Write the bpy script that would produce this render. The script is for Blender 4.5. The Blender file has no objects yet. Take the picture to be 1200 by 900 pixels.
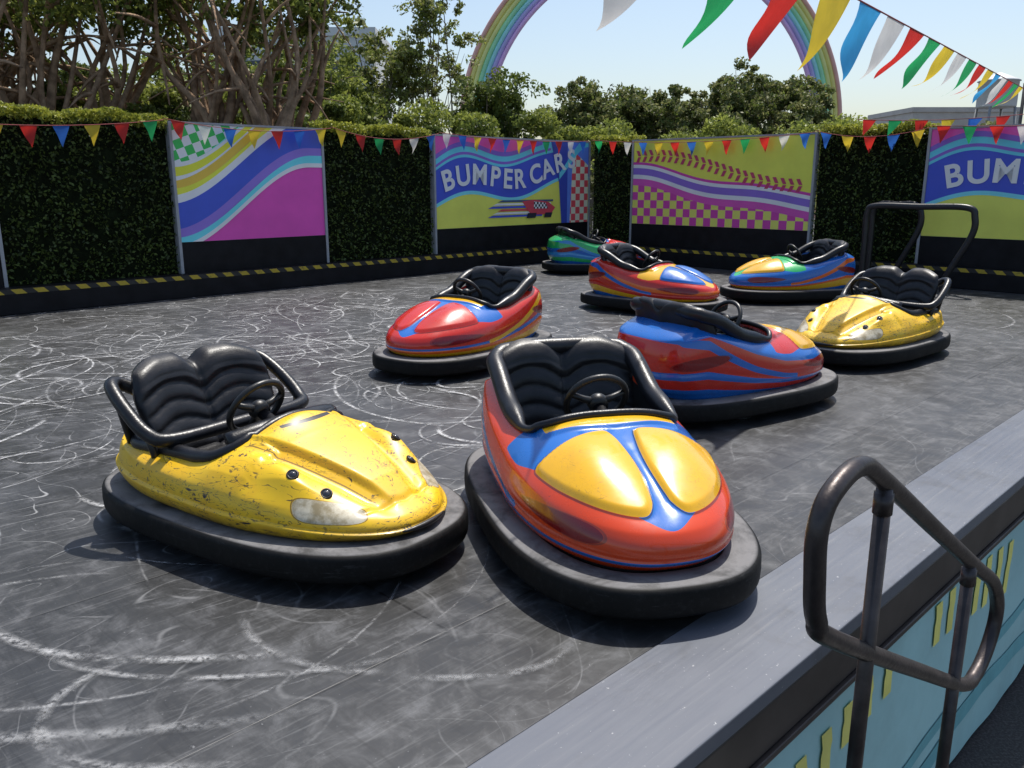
import bpy, math, random
import numpy as np
from mathutils import Vector, Matrix
random.seed(7); np.random.seed(7)
S2=math.sqrt(.5)
scene=bpy.context.scene
def AB(a,b,z=0): return ((a-b)*S2,(a+b)*S2,z)
def lin(h):
    h=h.lstrip('#'); c=[int(h[i:i+2],16)/255 for i in (0,2,4)]
    return tuple((v/12.92 if v<=.04045 else ((v+.055)/1.055)**2.4) for v in c)+(1,)
def g(v): return (v,v,v,1)

# ---------------- node helpers
class NT:
    def __init__(s,name):
        s.m=bpy.data.materials.new(name); s.m.use_nodes=True
        s.t=s.m.node_tree; s.t.nodes.clear()
        s.out=s.t.nodes.new('ShaderNodeOutputMaterial')
    def n(s,ty,ins=None,**props):
        nd=s.t.nodes.new(ty)
        for k,v in props.items(): setattr(nd,k,v)
        for k,v in (ins or {}).items(): s.put(nd.inputs[k],v)
        return nd
    def put(s,sock,v):
        if isinstance(v,bpy.types.NodeSocket): s.t.links.new(v,sock)
        else: sock.default_value=v
    def math(s,op,a,b=0.0,c=None,clamp=False):
        nd=s.n('ShaderNodeMath',operation=op,use_clamp=clamp); s.put(nd.inputs[0],a); s.put(nd.inputs[1],b)
        if c is not None: s.put(nd.inputs[2],c)
        return nd.outputs[0]
    def mix(s,f,a,b):
        nd=s.n('ShaderNodeMix',data_type='RGBA'); s.put(nd.inputs[0],f); s.put(nd.inputs[6],a); s.put(nd.inputs[7],b); return nd.outputs[2]
    def noise(s,vec,scale,detail=3,rough=.5,dist=0):
        nd=s.n('ShaderNodeTexNoise',{'Vector':vec,'Scale':scale,'Detail':detail,'Roughness':rough,'Distortion':dist}); return nd.outputs['Fac']
    def sm(s,v,lo,hi,a=0.0,b=1.0):
        nd=s.n('ShaderNodeMapRange',interpolation_type='SMOOTHSTEP')
        s.put(nd.inputs['Value'],v); nd.inputs['From Min'].default_value=lo; nd.inputs['From Max'].default_value=hi
        nd.inputs['To Min'].default_value=a; nd.inputs['To Max'].default_value=b; return nd.outputs[0]
    def attr(s,name): return s.n('ShaderNodeAttribute',attribute_name=name).outputs['Fac']
    def obj(s): return s.n('ShaderNodeTexCoord').outputs['Object']
    def bsdf(s,col,rough=.5,metal=0.0,coat=0.0,bump=None,bstr=.3,bdist=.01,spec=.5,coatr=.05):
        b=s.n('ShaderNodeBsdfPrincipled'); s.put(b.inputs['Base Color'],col); s.put(b.inputs['Roughness'],rough)
        s.put(b.inputs['Metallic'],metal); s.put(b.inputs['Coat Weight'],coat); b.inputs['Coat Roughness'].default_value=coatr
        b.inputs['Specular IOR Level'].default_value=spec
        if bump is not None:
            bp=s.n('ShaderNodeBump',{'Strength':bstr,'Distance':bdist,'Height':bump}); s.t.links.new(bp.outputs[0],b.inputs['Normal'])
        s.t.links.new(b.outputs[0],s.out.inputs[0]); return b
def simple(name,col,rough=.5,var=.15,scale=6,metal=0,coat=0,bstr=.15,bdist=.005,spec=.5):
    t=NT(name); o=t.obj(); n=t.noise(o,scale,5,.6); n2=t.noise(o,scale*9,4,.6)
    d=tuple(c*(1-var) for c in col[:3])+(1,); l=tuple(min(1,c*(1+var)) for c in col[:3])+(1,)
    c=t.mix(t.sm(n,.3,.7),d,l)
    t.bsdf(c,t.sm(n2,.2,.8,max(0,rough-.08),min(1,rough+.1)),metal,coat,bump=n2,bstr=bstr,bdist=bdist,spec=spec); return t.m

# ---------------- mesh helpers
def mkobj(name,me,parent=None,mats=(),smooth=True):
    for m in mats: me.materials.append(m)
    if smooth: me.polygons.foreach_set('use_smooth',[True]*len(me.polygons))
    me.update()
    ob=bpy.data.objects.new(name,me); scene.collection.objects.link(ob)
    if parent: ob.parent=parent
    return ob
def mesh(name,verts,faces,mats=(),parent=None,smooth=True,mi=None,attrs=None):
    me=bpy.data.meshes.new(name); me.from_pydata([tuple(v) for v in verts],[],[tuple(f) for f in faces])
    if attrs:
        for k,v in attrs.items():
            a=me.attributes.new(k,'FLOAT','POINT'); a.data.foreach_set('value',np.asarray(v,dtype=np.float32))
    ob=mkobj(name,me,parent,mats,smooth)
    if mi is not None: me.polygons.foreach_set('material_index',mi)
    return ob
def empty(name,loc=(0,0,0),rz=0):
    e=bpy.data.objects.new(name,None); scene.collection.objects.link(e); e.location=loc; e.rotation_euler=(0,0,rz); e.empty_display_size=.2; return e
def boxdata(x0,x1,y0,y1,z0,z1):
    v=[(x0,y0,z0),(x1,y0,z0),(x1,y1,z0),(x0,y1,z0),(x0,y0,z1),(x1,y0,z1),(x1,y1,z1),(x0,y1,z1)]
    f=[(0,3,2,1),(4,5,6,7),(0,1,5,4),(1,2,6,5),(2,3,7,6),(3,0,4,7)]
    return v,f
def box(name,x0,x1,y0,y1,z0,z1,mat,parent=None,bev=0):
    v,f=boxdata(x0,x1,y0,y1,z0,z1); ob=mesh(name,v,f,[mat],parent,False)
    if bev:
        m=ob.modifiers.new('b','BEVEL'); m.width=bev; m.segments=3
        ob.data.polygons.foreach_set('use_smooth',[True]*6)
        ob.modifiers.new('w','WEIGHTED_NORMAL')
    return ob
def catmull(pts,k=8,closed=False):
    P=[Vector(p) for p in pts]; n=len(P); out=[]
    rng=range(n if closed else n-1)
    for i in rng:
        if closed: p0,p1,p2,p3=P[(i-1)%n],P[i],P[(i+1)%n],P[(i+2)%n]
        else: p0,p1,p2,p3=P[max(i-1,0)],P[i],P[i+1],P[min(i+2,n-1)]
        for j in range(k):
            t=j/k; out.append(.5*((2*p1)+(p2-p0)*t+(2*p0-5*p1+4*p2-p3)*t*t+(3*p1-p0-3*p2+p3)*t**3))
    if not closed: out.append(P[-1])
    return out
def tubedata(path,r,seg=12,closed=False,off=0):
    n=len(path); vs=[];fs=[]
    rr=r if hasattr(r,'__len__') else [r]*n
    up=None
    for i in range(n):
        a=path[i-1] if (i>0 or closed) else path[i]; b=path[(i+1)%n] if (i<n-1 or closed) else path[i]
        t=(b-a); t=t.normalized() if t.length>1e-9 else Vector((0,0,1))
        if up is None:
            up=t.orthogonal().normalized()
        else:
            up=(up-t*up.dot(t)); up=up.normalized() if up.length>1e-6 else t.orthogonal().normalized()
        s=t.cross(up)
        for j in range(seg):
            an=2*math.pi*j/seg; vs.append(path[i]+(up*math.cos(an)+s*math.sin(an))*rr[i])
    m=n if closed else n-1
    for i in range(m):
        for j in range(seg):
            a=i*seg+j; b=i*seg+(j+1)%seg; c=((i+1)%n)*seg+(j+1)%seg; d=((i+1)%n)*seg+j
            fs.append((a+off,b+off,c+off,d+off))
    if not closed:
        fs.append(tuple(off+j for j in range(seg))[::-1]); fs.append(tuple(off+(n-1)*seg+j for j in range(seg)))
    return vs,fs
def tube(name,path,r,mat,parent=None,seg=12,closed=False):
    v,f=tubedata([Vector(p) for p in path],r,seg,closed); return mesh(name,v,f,[mat],parent)
def multi(name,parts,mats,parent=None,smooth=True):
    V=[];F=[];M=[]
    for v,f,mi in parts:
        o=len(V); V+=list(v); F+=[tuple(i+o for i in q) for q in f]; M+=[mi]*len(f)
    return mesh(name,V,F,mats,parent,smooth,M)

# ---------------- camera / light / world
H=1.65
cam=bpy.data.cameras.new('camera'); co=bpy.data.objects.new('camera',cam); scene.collection.objects.link(co)
co.location=(0,0,H); co.rotation_euler=(math.radians(90-13.56),0,0); cam.sensor_width=36; cam.lens=29.61; cam.clip_end=3000; cam.clip_start=.05
scene.camera=co
scene.view_settings.view_transform='Standard'; scene.view_settings.look='None'; scene.view_settings.exposure=0
w=bpy.data.worlds.new('World'); scene.world=w; w.use_nodes=True
nt=w.node_tree; bg=nt.nodes['Background']; sk=nt.nodes.new('ShaderNodeTexSky'); sk.sky_type='NISHITA'; sk.sun_disc=False
EL=math.radians(66); AZ=math.radians(24)
sk.sun_elevation=EL; sk.sun_rotation=AZ; sk.air_density=1.1; sk.dust_density=1.9; sk.ozone_density=1.6
nt.links.new(sk.outputs[0],bg.inputs[0]); bg.inputs[1].default_value=.15
sl=bpy.data.lights.new('sun','SUN'); so=bpy.data.objects.new('sun',sl); scene.collection.objects.link(so)
sl.energy=5.0; sl.angle=math.radians(.53); sl.color=(1,.96,.89)
d=Vector((math.sin(AZ)*math.cos(EL),math.cos(AZ)*math.cos(EL),math.sin(EL)))
so.rotation_euler=(-d).to_track_quat('-Z','Y').to_euler(); so.location=(0,0,20)

# ---------------- materials
M={}
M['rail']=simple('bronze_metal',(.06,.05,.048,1),.38,.3,9,metal=.6)
M['blacktube']=simple('black_tube',(.015,.015,.017,1),.35,.2,8)
M['blacksteel']=simple('black_steel',(.009,.009,.011,1),.5,.35,4,bstr=.2,spec=.2)
M['vinyl']=simple('black_vinyl',(.012,.012,.014,1),.38,.35,14,bstr=.3,bdist=.003,spec=.4)
M['pad']=simple('black_padding',(.010,.010,.012,1),.34,.35,14,bstr=.35,bdist=.003,spec=.45)
M['plastic']=simple('dark_plastic',(.012,.012,.012,1),.4,.2,14)
M['bark']=simple('bark',(.36,.24,.155,1),.9,.45,5,bstr=.6,bdist=.03,spec=.1)
M['bark2']=simple('bark_grey',(.22,.18,.14,1),.9,.4,5,bstr=.6,bdist=.03,spec=.1)

def leafmat(name,c1,c2,tr=.42):
    t=NT(name); o=t.obj(); n=t.noise(o,.9,3); r=t.attr('rnd')
    f=t.math('ADD',t.math('MULTIPLY',n,.6),t.math('MULTIPLY',r,.5),clamp=True)
    c=t.mix(t.sm(f,.2,.9),c1,c2)
    a=t.n('ShaderNodeBsdfPrincipled',{'Base Color':c,'Roughness':.5}); a.inputs['Specular IOR Level'].default_value=.35
    b=t.n('ShaderNodeBsdfTranslucent',{'Color':c}); mx=t.n('ShaderNodeMixShader',{0:tr,1:a.outputs[0],2:b.outputs[0]})
    t.t.links.new(mx.outputs[0],t.out.inputs[0]); return t.m
M['leafL']=leafmat('leaf_light',(.13,.17,.03,1),(.38,.42,.09,1))
M['leafD']=leafmat('leaf_dark',(.05,.075,.017,1),(.20,.25,.055,1))
M['leafO']=leafmat('leaf_olive',(.12,.135,.05,1),(.32,.32,.13,1))
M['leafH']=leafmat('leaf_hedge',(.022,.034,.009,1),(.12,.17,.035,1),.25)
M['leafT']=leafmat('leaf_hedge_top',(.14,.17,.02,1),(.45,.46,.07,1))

def leaves(name,C,size,mat,parent=None,asp=.55):
    C=np.asarray(C,dtype=np.float64); n=len(C)
    a=np.random.normal(size=(n,3)); a/=np.linalg.norm(a,axis=1)[:,None]
    b=np.random.normal(size=(n,3))
    b-=a*(a*b).sum(1)[:,None]; b/=np.linalg.norm(b,axis=1)[:,None]
    s=size*(.6+.8*np.random.rand(n))[:,None]
    V=np.stack([C-a*s*.5,C+b*s*asp*.5,C+a*s*.5,C-b*s*asp*.5],1).reshape(-1,3)
    me=bpy.data.meshes.new(name); me.vertices.add(4*n); me.vertices.foreach_set('co',V.ravel().astype(np.float32))
    me.loops.add(4*n); me.loops.foreach_set('vertex_index',np.arange(4*n,dtype=np.int32))
    me.polygons.add(n); me.polygons.foreach_set('loop_start',np.arange(0,4*n,4,dtype=np.int32)); me.polygons.foreach_set('loop_total',np.full(n,4,dtype=np.int32))
    at=me.attributes.new('rnd','FLOAT','POINT'); at.data.foreach_set('value',np.repeat(np.random.rand(n),4).astype(np.float32))
    me.update(calc_edges=True); me.materials.append(mat)
    ob=bpy.data.objects.new(name,me); scene.collection.objects.link(ob)
    if parent: ob.parent=parent
    return ob

GZ=-1.65
# ---------------- ground
t=NT('asphalt'); o=t.obj(); n1=t.noise(o,.25,4); n2=t.noise(o,60,6,.7)
c=t.mix(t.sm(n1,.3,.7),g(.035),g(.06)); c=t.mix(t.sm(n2,.4,.75),c,g(.1)); t.bsdf(c,.9,bump=n2,bstr=.5,bdist=.01,spec=.2)
mesh('ground',[(-900,-900,GZ),(900,-900,GZ),(900,900,GZ),(-900,900,GZ)],[(0,1,2,3)],[t.m],None,False)
wp=simple('white_road_paint',(.6,.6,.58,1),.8,.2,10)
v=[(x,y,0) for x,y in [(-.06,-4),(.06,-4),(.06,4),(-.06,4)]]
pm=mesh('parking_line_marking',v,[(0,1,2,3)],[wp],None,False); pm.location=(2.45,2.75,GZ+.004); pm.rotation_euler=(0,0,math.radians(62))

# ---------------- arena floor
A0,A1,B0,BL,B1=-5.0,14.6,1.155,1.585,12.2
t=NT('arena_floor_steel'); o=t.obj()
br=t.n('ShaderNodeTexBrick',{'Vector':t.n('ShaderNodeMapping',{'Vector':o,'Location':(.58,-.98,0)}).outputs[0],'Color1':g(.022),'Color2':g(.040),'Mortar':g(.004),'Scale':1.0,'Mortar Size':.006,'Mortar Smooth':.3,'Bias':0.0,'Brick Width':2.44,'Row Height':1.22},offset=0.5)
c=br.outputs['Color']
cl=t.noise(o,.55,4,.6,.6); c=t.mix(t.sm(cl,.35,.75,0,.65),c,(.075,.079,.086,1))
n8=t.noise(o,5,6,.72,.5); c=t.mix(t.sm(n8,.45,.8,0,.65),c,(.155,.158,.168,1))
nd=t.noise(t.n('ShaderNodeMapping',{'Vector':o,'Scale':(1,14,1),'Rotation':(0,0,.5)}).outputs[0],2.2,5,.7,1.2); c=t.mix(t.sm(nd,.5,.78,0,.45),c,g(.19))
nd=t.noise(t.n('ShaderNodeMapping',{'Vector':o,'Scale':(16,1,1),'Rotation':(0,0,-.2)}).outputs[0],1.6,5,.7,1.5); c=t.mix(t.sm(nd,.5,.78,0,.55),c,g(.009))
mask=t.sm(t.noise(o,.28,2),.36,.56); yy=t.n('ShaderNodeSeparateXYZ',{0:o}).outputs[1]; mask=t.math('MULTIPLY',mask,t.sm(yy,2.8,5.5,.25,1))
for sc,k,off,wd in ((.5,8,0,.022),(.8,7,5.3,.018),(1.4,5,11.0,.018)):
    vv=t.n('ShaderNodeMapping',{'Vector':o,'Location':(off,off*2,off)}).outputs[0]
    nn=t.noise(vv,sc,1.0,.4,.9); pp=t.math('PINGPONG',t.math('MULTIPLY',nn,k),.5)
    ln=t.sm(pp,0,wd,1,0); br2=t.sm(t.noise(vv,5,4,.7),.40,.62)
    f=t.math('MULTIPLY',t.math('MULTIPLY',ln,br2),t.math('MULTIPLY',mask,.85))
    c=t.mix(f,c,g(.48))
sp=t.sm(t.noise(o,45,3,.6),.68,.75,0,.5); c=t.mix(sp,c,g(.3))
rg=t.math('ADD',t.sm(n8,.3,.8,.33,.55),t.math('MULTIPLY',cl,.1))
hb=t.math('ADD',t.math('MULTIPLY',n8,.5),t.math('MULTIPLY',br.outputs['Fac'],-1.0))
t.bsdf(c,rg,0,bump=hb,bstr=.3,bdist=.004,spec=.5)
platform=empty('bumper_car_arena_floor',(0,0,0),math.radians(45))
mesh('floor_plates',[(A0,BL,0),(A1,BL,0),(A1,B1+.5,0),(A0,B1+.5,0)],[(0,1,2,3)],[t.m],platform,False)
t=NT('lip_painted_steel'); o=t.obj(); n=t.noise(o,.8,5); st=t.noise(t.n('ShaderNodeMapping',{'Vector':o,'Scale':(.6,22,1)}).outputs[0],2,6,.7,.4)
c=t.mix(t.sm(n,.3,.7),(.10,.11,.135,1),(.14,.15,.172,1)); c=t.mix(t.sm(st,.55,.75,0,.4),c,g(.24)); c=t.mix(t.sm(t.noise(o,70,3),.7,.76,0,.8),c,g(.45))
gr=t.noise(o,3,6,.7,.4); c=t.mix(t.sm(gr,.5,.75,0,.5),c,g(.06))
t.bsdf(c,t.sm(st,.3,.7,.38,.55),.0,bump=st,bstr=.1,bdist=.003)
v,f=boxdata(A0,A1,B0,BL-.004,-.06,.006)
ob=mesh('edge_lip',v,f,[t.m],platform,False); m=ob.modifiers.new('b','BEVEL'); m.width=.006; m.segments=2
t=NT('edge_beam'); o=t.obj(); n=t.noise(o,2,6,.7); t.bsdf(t.mix(t.sm(n,.3,.75),(.022,.018,.017,1),(.06,.05,.046,1)),.4,.2,bump=n,bstr=.1)
beam=t.m
box('edge_beam',A0,A1,B0+.004,B0+.3,-.26,-.062,beam,platform,.012)
box('edge_beam_flange',A0,A1,B0-.012,B0+.3,-.29,-.262,beam,platform,.006)
box('platform_underside',A0,A1,B0+.32,B1+.5,-.3,-.07,M['blacksteel'],platform)
for i in range(9): box('support_leg_%d'%(i+1),A0+1+i*2.2,A0+1.12+i*2.2,B0+.15,B0+.27,GZ,-.30,M['blacksteel'],platform)
# banner
ban=empty('skirt_banner',(0,0,0),math.radians(45))
bm=simple('banner_teal',(.36,.60,.60,1),.6,.08,2,bstr=.2); by=simple('banner_yellow',(.85,.78,.20,1),.6,.1,3); bd=simple('banner_dark_teal',(.16,.42,.45,1),.6,.1,3)
def byf(a,z):
    j=(-.292-z)/1.3
    return B0+.02-.008*math.sin(a*3.1+j*3)*j-.003*math.sin(a*11+j*5)
nx=200; V=[];F=[]
for i in range(nx+1):
    a=A0+(A1-A0)*i/nx
    for j in range(9):
        z=-.292-(1.3)*j/8; V.append((a,byf(a,z),z))
for i in range(nx):
    for j in range(8): k=i*9+j; F.append((k,k+1,k+10,k+9))
mesh('banner_cloth',V,F,[bm],ban)
V=[];F=[]
def strip(al,zl,wd,off):
    o=len(V)
    for a,z in zip(al,zl):
        V.append((a-wd/2,byf(a,z)-off,z)); V.append((a+wd/2,byf(a,z)-off,z))
    for i in range(len(al)-1): F.append((o+2*i,o+2*i+1,o+2*i+3,o+2*i+2))
for k in range(98):
    a=A0+k*.20+.1
    if k%9 in (7,8): continue
    top=-.44-.10*math.sin(a*1.1); ln=.30+.1*math.sin(a*1.1+1)
    strip([a+.06*q/6*(1 if q<3 else .4) for q in range(7)],[top-ln*q/6 for q in range(7)],.085,.008)
mesh('banner_yellow_marks',V,F,[by],ban,False)
V=[];F=[]
for k,(z0,wd) in enumerate(((-1.05,.08),(-1.3,.12))):
    o=len(V)
    for i in range(200):
        a=A0+(A1-A0)*i/199; z=z0+.08*math.sin(a*1.3+k); V.append((a,byf(a,z)-.006,z)); V.append((a,byf(a,z-wd)-.006,z-wd))
    for i in range(199): F.append((o+2*i,o+2*i+1,o+2*i+3,o+2*i+2))
mesh('banner_wave_bands',V,F,[bd],ban,False)

# scuff arcs
t=NT('tyre_scuff_chalk'); o=t.obj(); al=t.attr('al'); n=t.noise(o,7,5,.75,.6); n2=t.noise(o,50,3,.6)
f=t.math('MULTIPLY',al,t.math('MULTIPLY',t.sm(n,.34,.62),t.sm(n2,.30,.58)),clamp=True)
p=t.n('ShaderNodeBsdfPrincipled',{'Base Color':g(.58),'Roughness':.75}); tr=t.n('ShaderNodeBsdfTransparent')
mx=t.n('ShaderNodeMixShader',{0:f,1:tr.outputs[0],2:p.outputs[0]}); t.t.links.new(mx.outputs[0],t.out.inputs[0]); scm=t.m
V=[];F=[];Al=[]
rs=random.Random(11); zk=0
def scuff(cx,cy,R,t0,t1,wd,alpha,ecc=1,ph=0):
    global zk
    zk+=1; z=.0015+.00001*zk; n=28; o=len(V)
    for i in range(n+1):
        s=i/n; th=t0+(t1-t0)*s; rr=R*(1+.12*math.sin(2.3*th+ph))
        al=alpha*min(1,4*s,4*(1-s))
        for k,q in ((-1,0),(0,1),(1,0)):
            V.append((cx+(rr+k*wd/2)*math.cos(th)*ecc,cy+(rr+k*wd/2)*math.sin(th),z)); Al.append(al*q)
    for i in range(n):
        b=o+3*i; F.append((b,b+1,b+4,b+3)); F.append((b+1,b+2,b+5,b+4))
for i in range(760):
    if rs.random()<.80: x=rs.uniform(-6.5,.4); y=rs.uniform(4.6,12.5)
    else: x=rs.uniform(-3,6.5); y=rs.uniform(2.4,14)
    R=rs.choice([.25,.4,.6,.9,1.4,2.2])*rs.uniform(.7,1.3); t0=rs.uniform(0,6.28); L=rs.uniform(.5,2.0) if R>.8 else rs.uniform(1,3.6)
    R=min(R,1.9)
    if (x+y)*S2+R*1.3>14.2 or (y-x)*S2+R*1.3>11.8 or (y-x)*S2-R*1.3<1.65: continue
    wd=rs.choice([.014,.02,.03,.05]); a=rs.uniform(.5,1.3)*(.5 if y-R<4 else 1)
    scuff(x,y,R,t0,t0+L,wd,a,rs.uniform(.7,1.1),rs.uniform(0,6))
    if rs.random()<.35: scuff(x,y,R+rs.uniform(.04,.12),t0+.1,t0+L*.9,wd*.6,a*.7,1,0)
for (cx,cy,R,t0,t1,wd,a) in ((-1.15,3.5,.95,3.6,5.2,.06,.7),(-1.0,3.3,.85,3.7,5.6,.04,.5),(-1.9,3.4,1.2,3.9,5.6,.025,.5),(-.3,3.2,.7,3.4,4.6,.05,.4),(-1.6,3.9,1.9,3.9,5.4,.07,.35),(-.2,2.9,.4,4.2,6.0,.05,.4)):
    scuff(cx,cy,R,t0,t1,wd,a)
sc=mesh('tyre_scuff_marks',V,F,[scm],None,False,attrs={'al':Al}); sc.parent=platform; sc.matrix_parent_inverse=Matrix.Rotation(-math.radians(45),4,'Z')

# ---------------- curbs with hazard stripe
t=NT('hazard_stripe'); o=t.obj(); sx=t.n('ShaderNodeSeparateXYZ',{0:o})
q=t.math('FRACT',t.math('MULTIPLY',t.math('ADD',sx.outputs[0],t.math('MULTIPLY',sx.outputs[2],1.0)),3.9))
n=t.noise(o,12,5,.7); c=t.mix(t.math('GREATER_THAN',q,.5),(.02,.02,.018,1),(.50,.36,.03,1)); c=t.mix(t.sm(n,.5,.75,0,.6),c,g(.05)); t.bsdf(c,.5); hz=t.m
curb=empty('wall_curb',AB(A0,B1),math.radians(45))
LW=A1-A0
box('curb_body',0,LW-.002,-.28,0,.002,.33,M['blacksteel'],curb,.01); box('hazard_tape',0,LW-.3,-.2835,-.281,.262,.322,hz,curb)
curb2=empty('wall_curb',AB(A1,B1),math.radians(-45))
box('curb_body',.282,B1-.9,-.28,0,.002,.33,M['blacksteel'],curb2,.01); box('hazard_tape',.30,B1-.9,-.2835,-.281,.262,.322,hz,curb2)

# ---------------- hedges
core=simple('hedge_core',(.012,.018,.007,1),.9,.4,8,bstr=.8,bdist=.05,spec=.1)
def hedge(orig,rz,L,top=2.5,dep=.45,dens=1000):
    e=empty('hedge',orig,rz)
    box('hedge_core',0.03,L-.03,.05,dep,.3,top-.06,core,e)
    n=int(L*top*dens); C=np.stack([np.random.rand(n)*L,np.random.rand(n)**1.0*.12-.04,.33+np.random.rand(n)*(top-.36)],1)
    keep=np.sin(C[:,0]*9.1+np.sin(C[:,2]*7))*np.sin(C[:,2]*8.3+np.sin(C[:,0]*5))>-.75; C=C[keep]
    leaves('hedge_leaves',C,.055,M['leafH'],e)
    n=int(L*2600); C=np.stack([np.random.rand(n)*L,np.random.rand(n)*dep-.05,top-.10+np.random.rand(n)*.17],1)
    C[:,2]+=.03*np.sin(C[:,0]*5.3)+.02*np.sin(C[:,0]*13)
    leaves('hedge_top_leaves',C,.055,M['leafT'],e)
    return e
P1=(5.34,7.80); P2=(10.16,14.5)
hedge(AB(3.05,B1),math.radians(45),5.34-3.05+.0)
hedge(AB(7.82,B1),math.radians(45),10.16-7.82)
hedge(AB(A1,B1-.05),math.radians(-45),12.15-10.99)
hedge(AB(A1,7.03),math.radians(-45),7.03-5.16)
hedge(AB(A1,1.2),math.radians(-45),3.0)

# ---------------- murals
frame_m=simple('grey_frame',(.35,.36,.38,1),.5,.1,5)
mcache={}
KM=1.5
def mc(hexc,k=KM):
    key=(hexc,k)
    if key not in mcache:
        c=lin(hexc); mcache[key]=simple('print_'+hexc.strip('#'),tuple(min(.88,x*k) for x in c[:3])+(1,),.45,.06,1.5,bstr=.03)
    return mcache[key]
def checker(h1,h2,s,rot=0,k=KM):
    t=NT('print_checker'); mp=t.n('ShaderNodeMapping',{'Vector':t.obj(),'Rotation':(0,rot,0),'Location':(.013,.31,.017)})
    sc_=t.n('ShaderNodeSeparateXYZ',{0:mp.outputs[0]}); cb=t.n('ShaderNodeCombineXYZ',{0:sc_.outputs[0],1:sc_.outputs[2],2:.3})
    ck=t.n('ShaderNodeTexChecker',{'Vector':cb.outputs[0],'Color1':tuple(min(.88,x*k) for x in lin(h1)[:3])+(1,),'Color2':tuple(min(.88,x*k) for x in lin(h2)[:3])+(1,),'Scale':1/s}); t.bsdf(ck.outputs[0],.5); return t.m
ZP0,ZP1=.78,2.44; PH=ZP1-ZP0
class Mural:
    def __init__(s,orig,rz,W):
        s.e=empty('mural_panel',orig,rz); s.W=W; s.k=0
        box('panel_board',0,W,-.05,.05,ZP0,ZP1,mc('#8a8a90'),s.e)
        box('panel_skirt',0,W,-.06,.05,.331,ZP0-.002,M['blacksteel'],s.e)
        box('edge_post_1',-.03,.012,-.075,.05,.331,ZP1+.03,frame_m,s.e); box('edge_post_2',W-.012,W+.03,-.075,.05,.331,ZP1+.03,frame_m,s.e)
        box('top_rail',.014,W-.014,-.07,.05,ZP1+.001,ZP1+.03,frame_m,s.e)
    def band(s,lo,hi,mat,x0=0,x1=1,name='print_band'):
        s.k+=1; n=60; V=[];F=[]; y=-.0505-.0012*s.k
        fx=lambda f,u: (f(u) if callable(f) else f)
        for i in range(n+1):
            u=x0+(x1-x0)*i/n; a=min(max(fx(lo,u),0),1); b=min(max(fx(hi,u),a),1)
            x=.014+u*(s.W-.028); V+= [(x,y,ZP0+.002+a*(PH-.004)),(x,y,ZP0+.002+b*(PH-.004))]
        for i in range(n):
            if V[2*i+1][2]-V[2*i][2]>1e-4 or V[2*i+3][2]-V[2*i+2][2]>1e-4: F.append((2*i,2*i+2,2*i+3,2*i+1))
        if F: mesh(name,V,F,[mat],s.e,False)
    def poly(s,pts,mat,name='print_shape'):
        s.k+=1; y=-.0505-.0012*s.k
        mesh(name,[(.014+u*(s.W-.028),y,ZP0+v*PH) for u,v in pts],[tuple(range(len(pts)))],[mat],s.e,False)
    def text(s,word,u0,size,f,mat):
        s.k+=1; x=u0*s.W
        for i_,ch in enumerate(word):
            if ch==' ': x+=size*.38; continue
            cu=bpy.data.curves.new('letter_'+ch.lower(),'FONT'); cu.body=ch; cu.size=size*1.32; cu.offset=size*.034; cu.extrude=.002; cu.align_x='CENTER'
            cu.materials.append(mat); ob=bpy.data.objects.new('letter_'+ch.lower(),cu); scene.collection.objects.link(ob); ob.parent=s.e
            wch=size*(1.08 if ch in 'M' else .90); u=(x+wch/2)/s.W
            sl=(f(u+.02)-f(u-.02))*PH/(.04*s.W)
            ob.location=(x+wch/2,-.0505-.0012*s.k-.003-.0002*i_,ZP0+f(u)*PH); ob.rotation_euler=(math.radians(90),-math.atan(sl),0)
            x+=wch
sm=lambda x:(lambda q:q*q*(3-2*q))(min(max(x,0),1))
m1=Mural(AB(P1[0],B1),math.radians(45),P1[1]-P1[0])
m1.band(0,1,mc('#c8489f')) 
base=lambda u:.02+.72*sm((u+.05)/.95)
def off(d,e=0): return lambda u: base(u+e)+d
m1.band(off(.44),1,mc('#8fd0c8'))
m1.band(off(.62),1,checker('#38a850','#d8ece4',.13,.35))
m1.band(off(.50,-.02),off(.66,-.05),mc('#d8e8f0')); m1.band(off(.54,-.02),off(.62,-.04),mc('#d8c838')); m1.band(off(.42),off(.50),mc('#e0a840'))
m1.band(off(.36),off(.44,-.02),mc('#d8d040')); m1.band(off(.30),off(.38),mc('#dfe8f4')); 
m1.band(off(.06),off(.31),mc('#3c50b0')); m1.band(off(.0),off(.09),mc('#8068b8')); m1.band(off(-.06),off(.02,-.02),mc('#62c0d0')); m1.band(off(-.09),off(-.05),mc('#dfe8f4'))
def swirl(mm,tf):
    mm.band(0,1,mc('#ccd058')) 
    f=lambda u:tf(u)-.09+.02*math.sin(u*11)
    mm.band(f,1,mc('#3a4cb0'))
    mm.band(lambda u:f(u)-.04,lambda u:f(u)+.0,mc('#70c0d0'))
    h=lambda u:tf(u)+.27+.04*math.sin(u*13)
    mm.band(h,lambda u:h(u)+.14,mc('#5cb8cc'),0,.75)
    mm.band(lambda u:h(u)+.03,lambda u:h(u)+.06,mc('#7858b0'),0,.72)
    mm.band(lambda u:h(u)+.12,1,mc('#c8509f'),0,.62)
    mm.band(lambda u:h(u)+.12,lambda u:h(u)+.17,mc('#7858b0'),0,.66)
tf=lambda u:.36+.30*u+.07*math.sin(u*9)
m2=Mural(AB(P2[0],B1),math.radians(45),P2[1]-P2[0])
swirl(m2,tf)
m2.poly([(.8,0),(.86,0),(.86,1),(.72,1),(.78,.5)],mc('#35459c')); m2.poly([(.84,0),(.84,1),(.995,1),(.995,0)],mc('#5878c8'))
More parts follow.
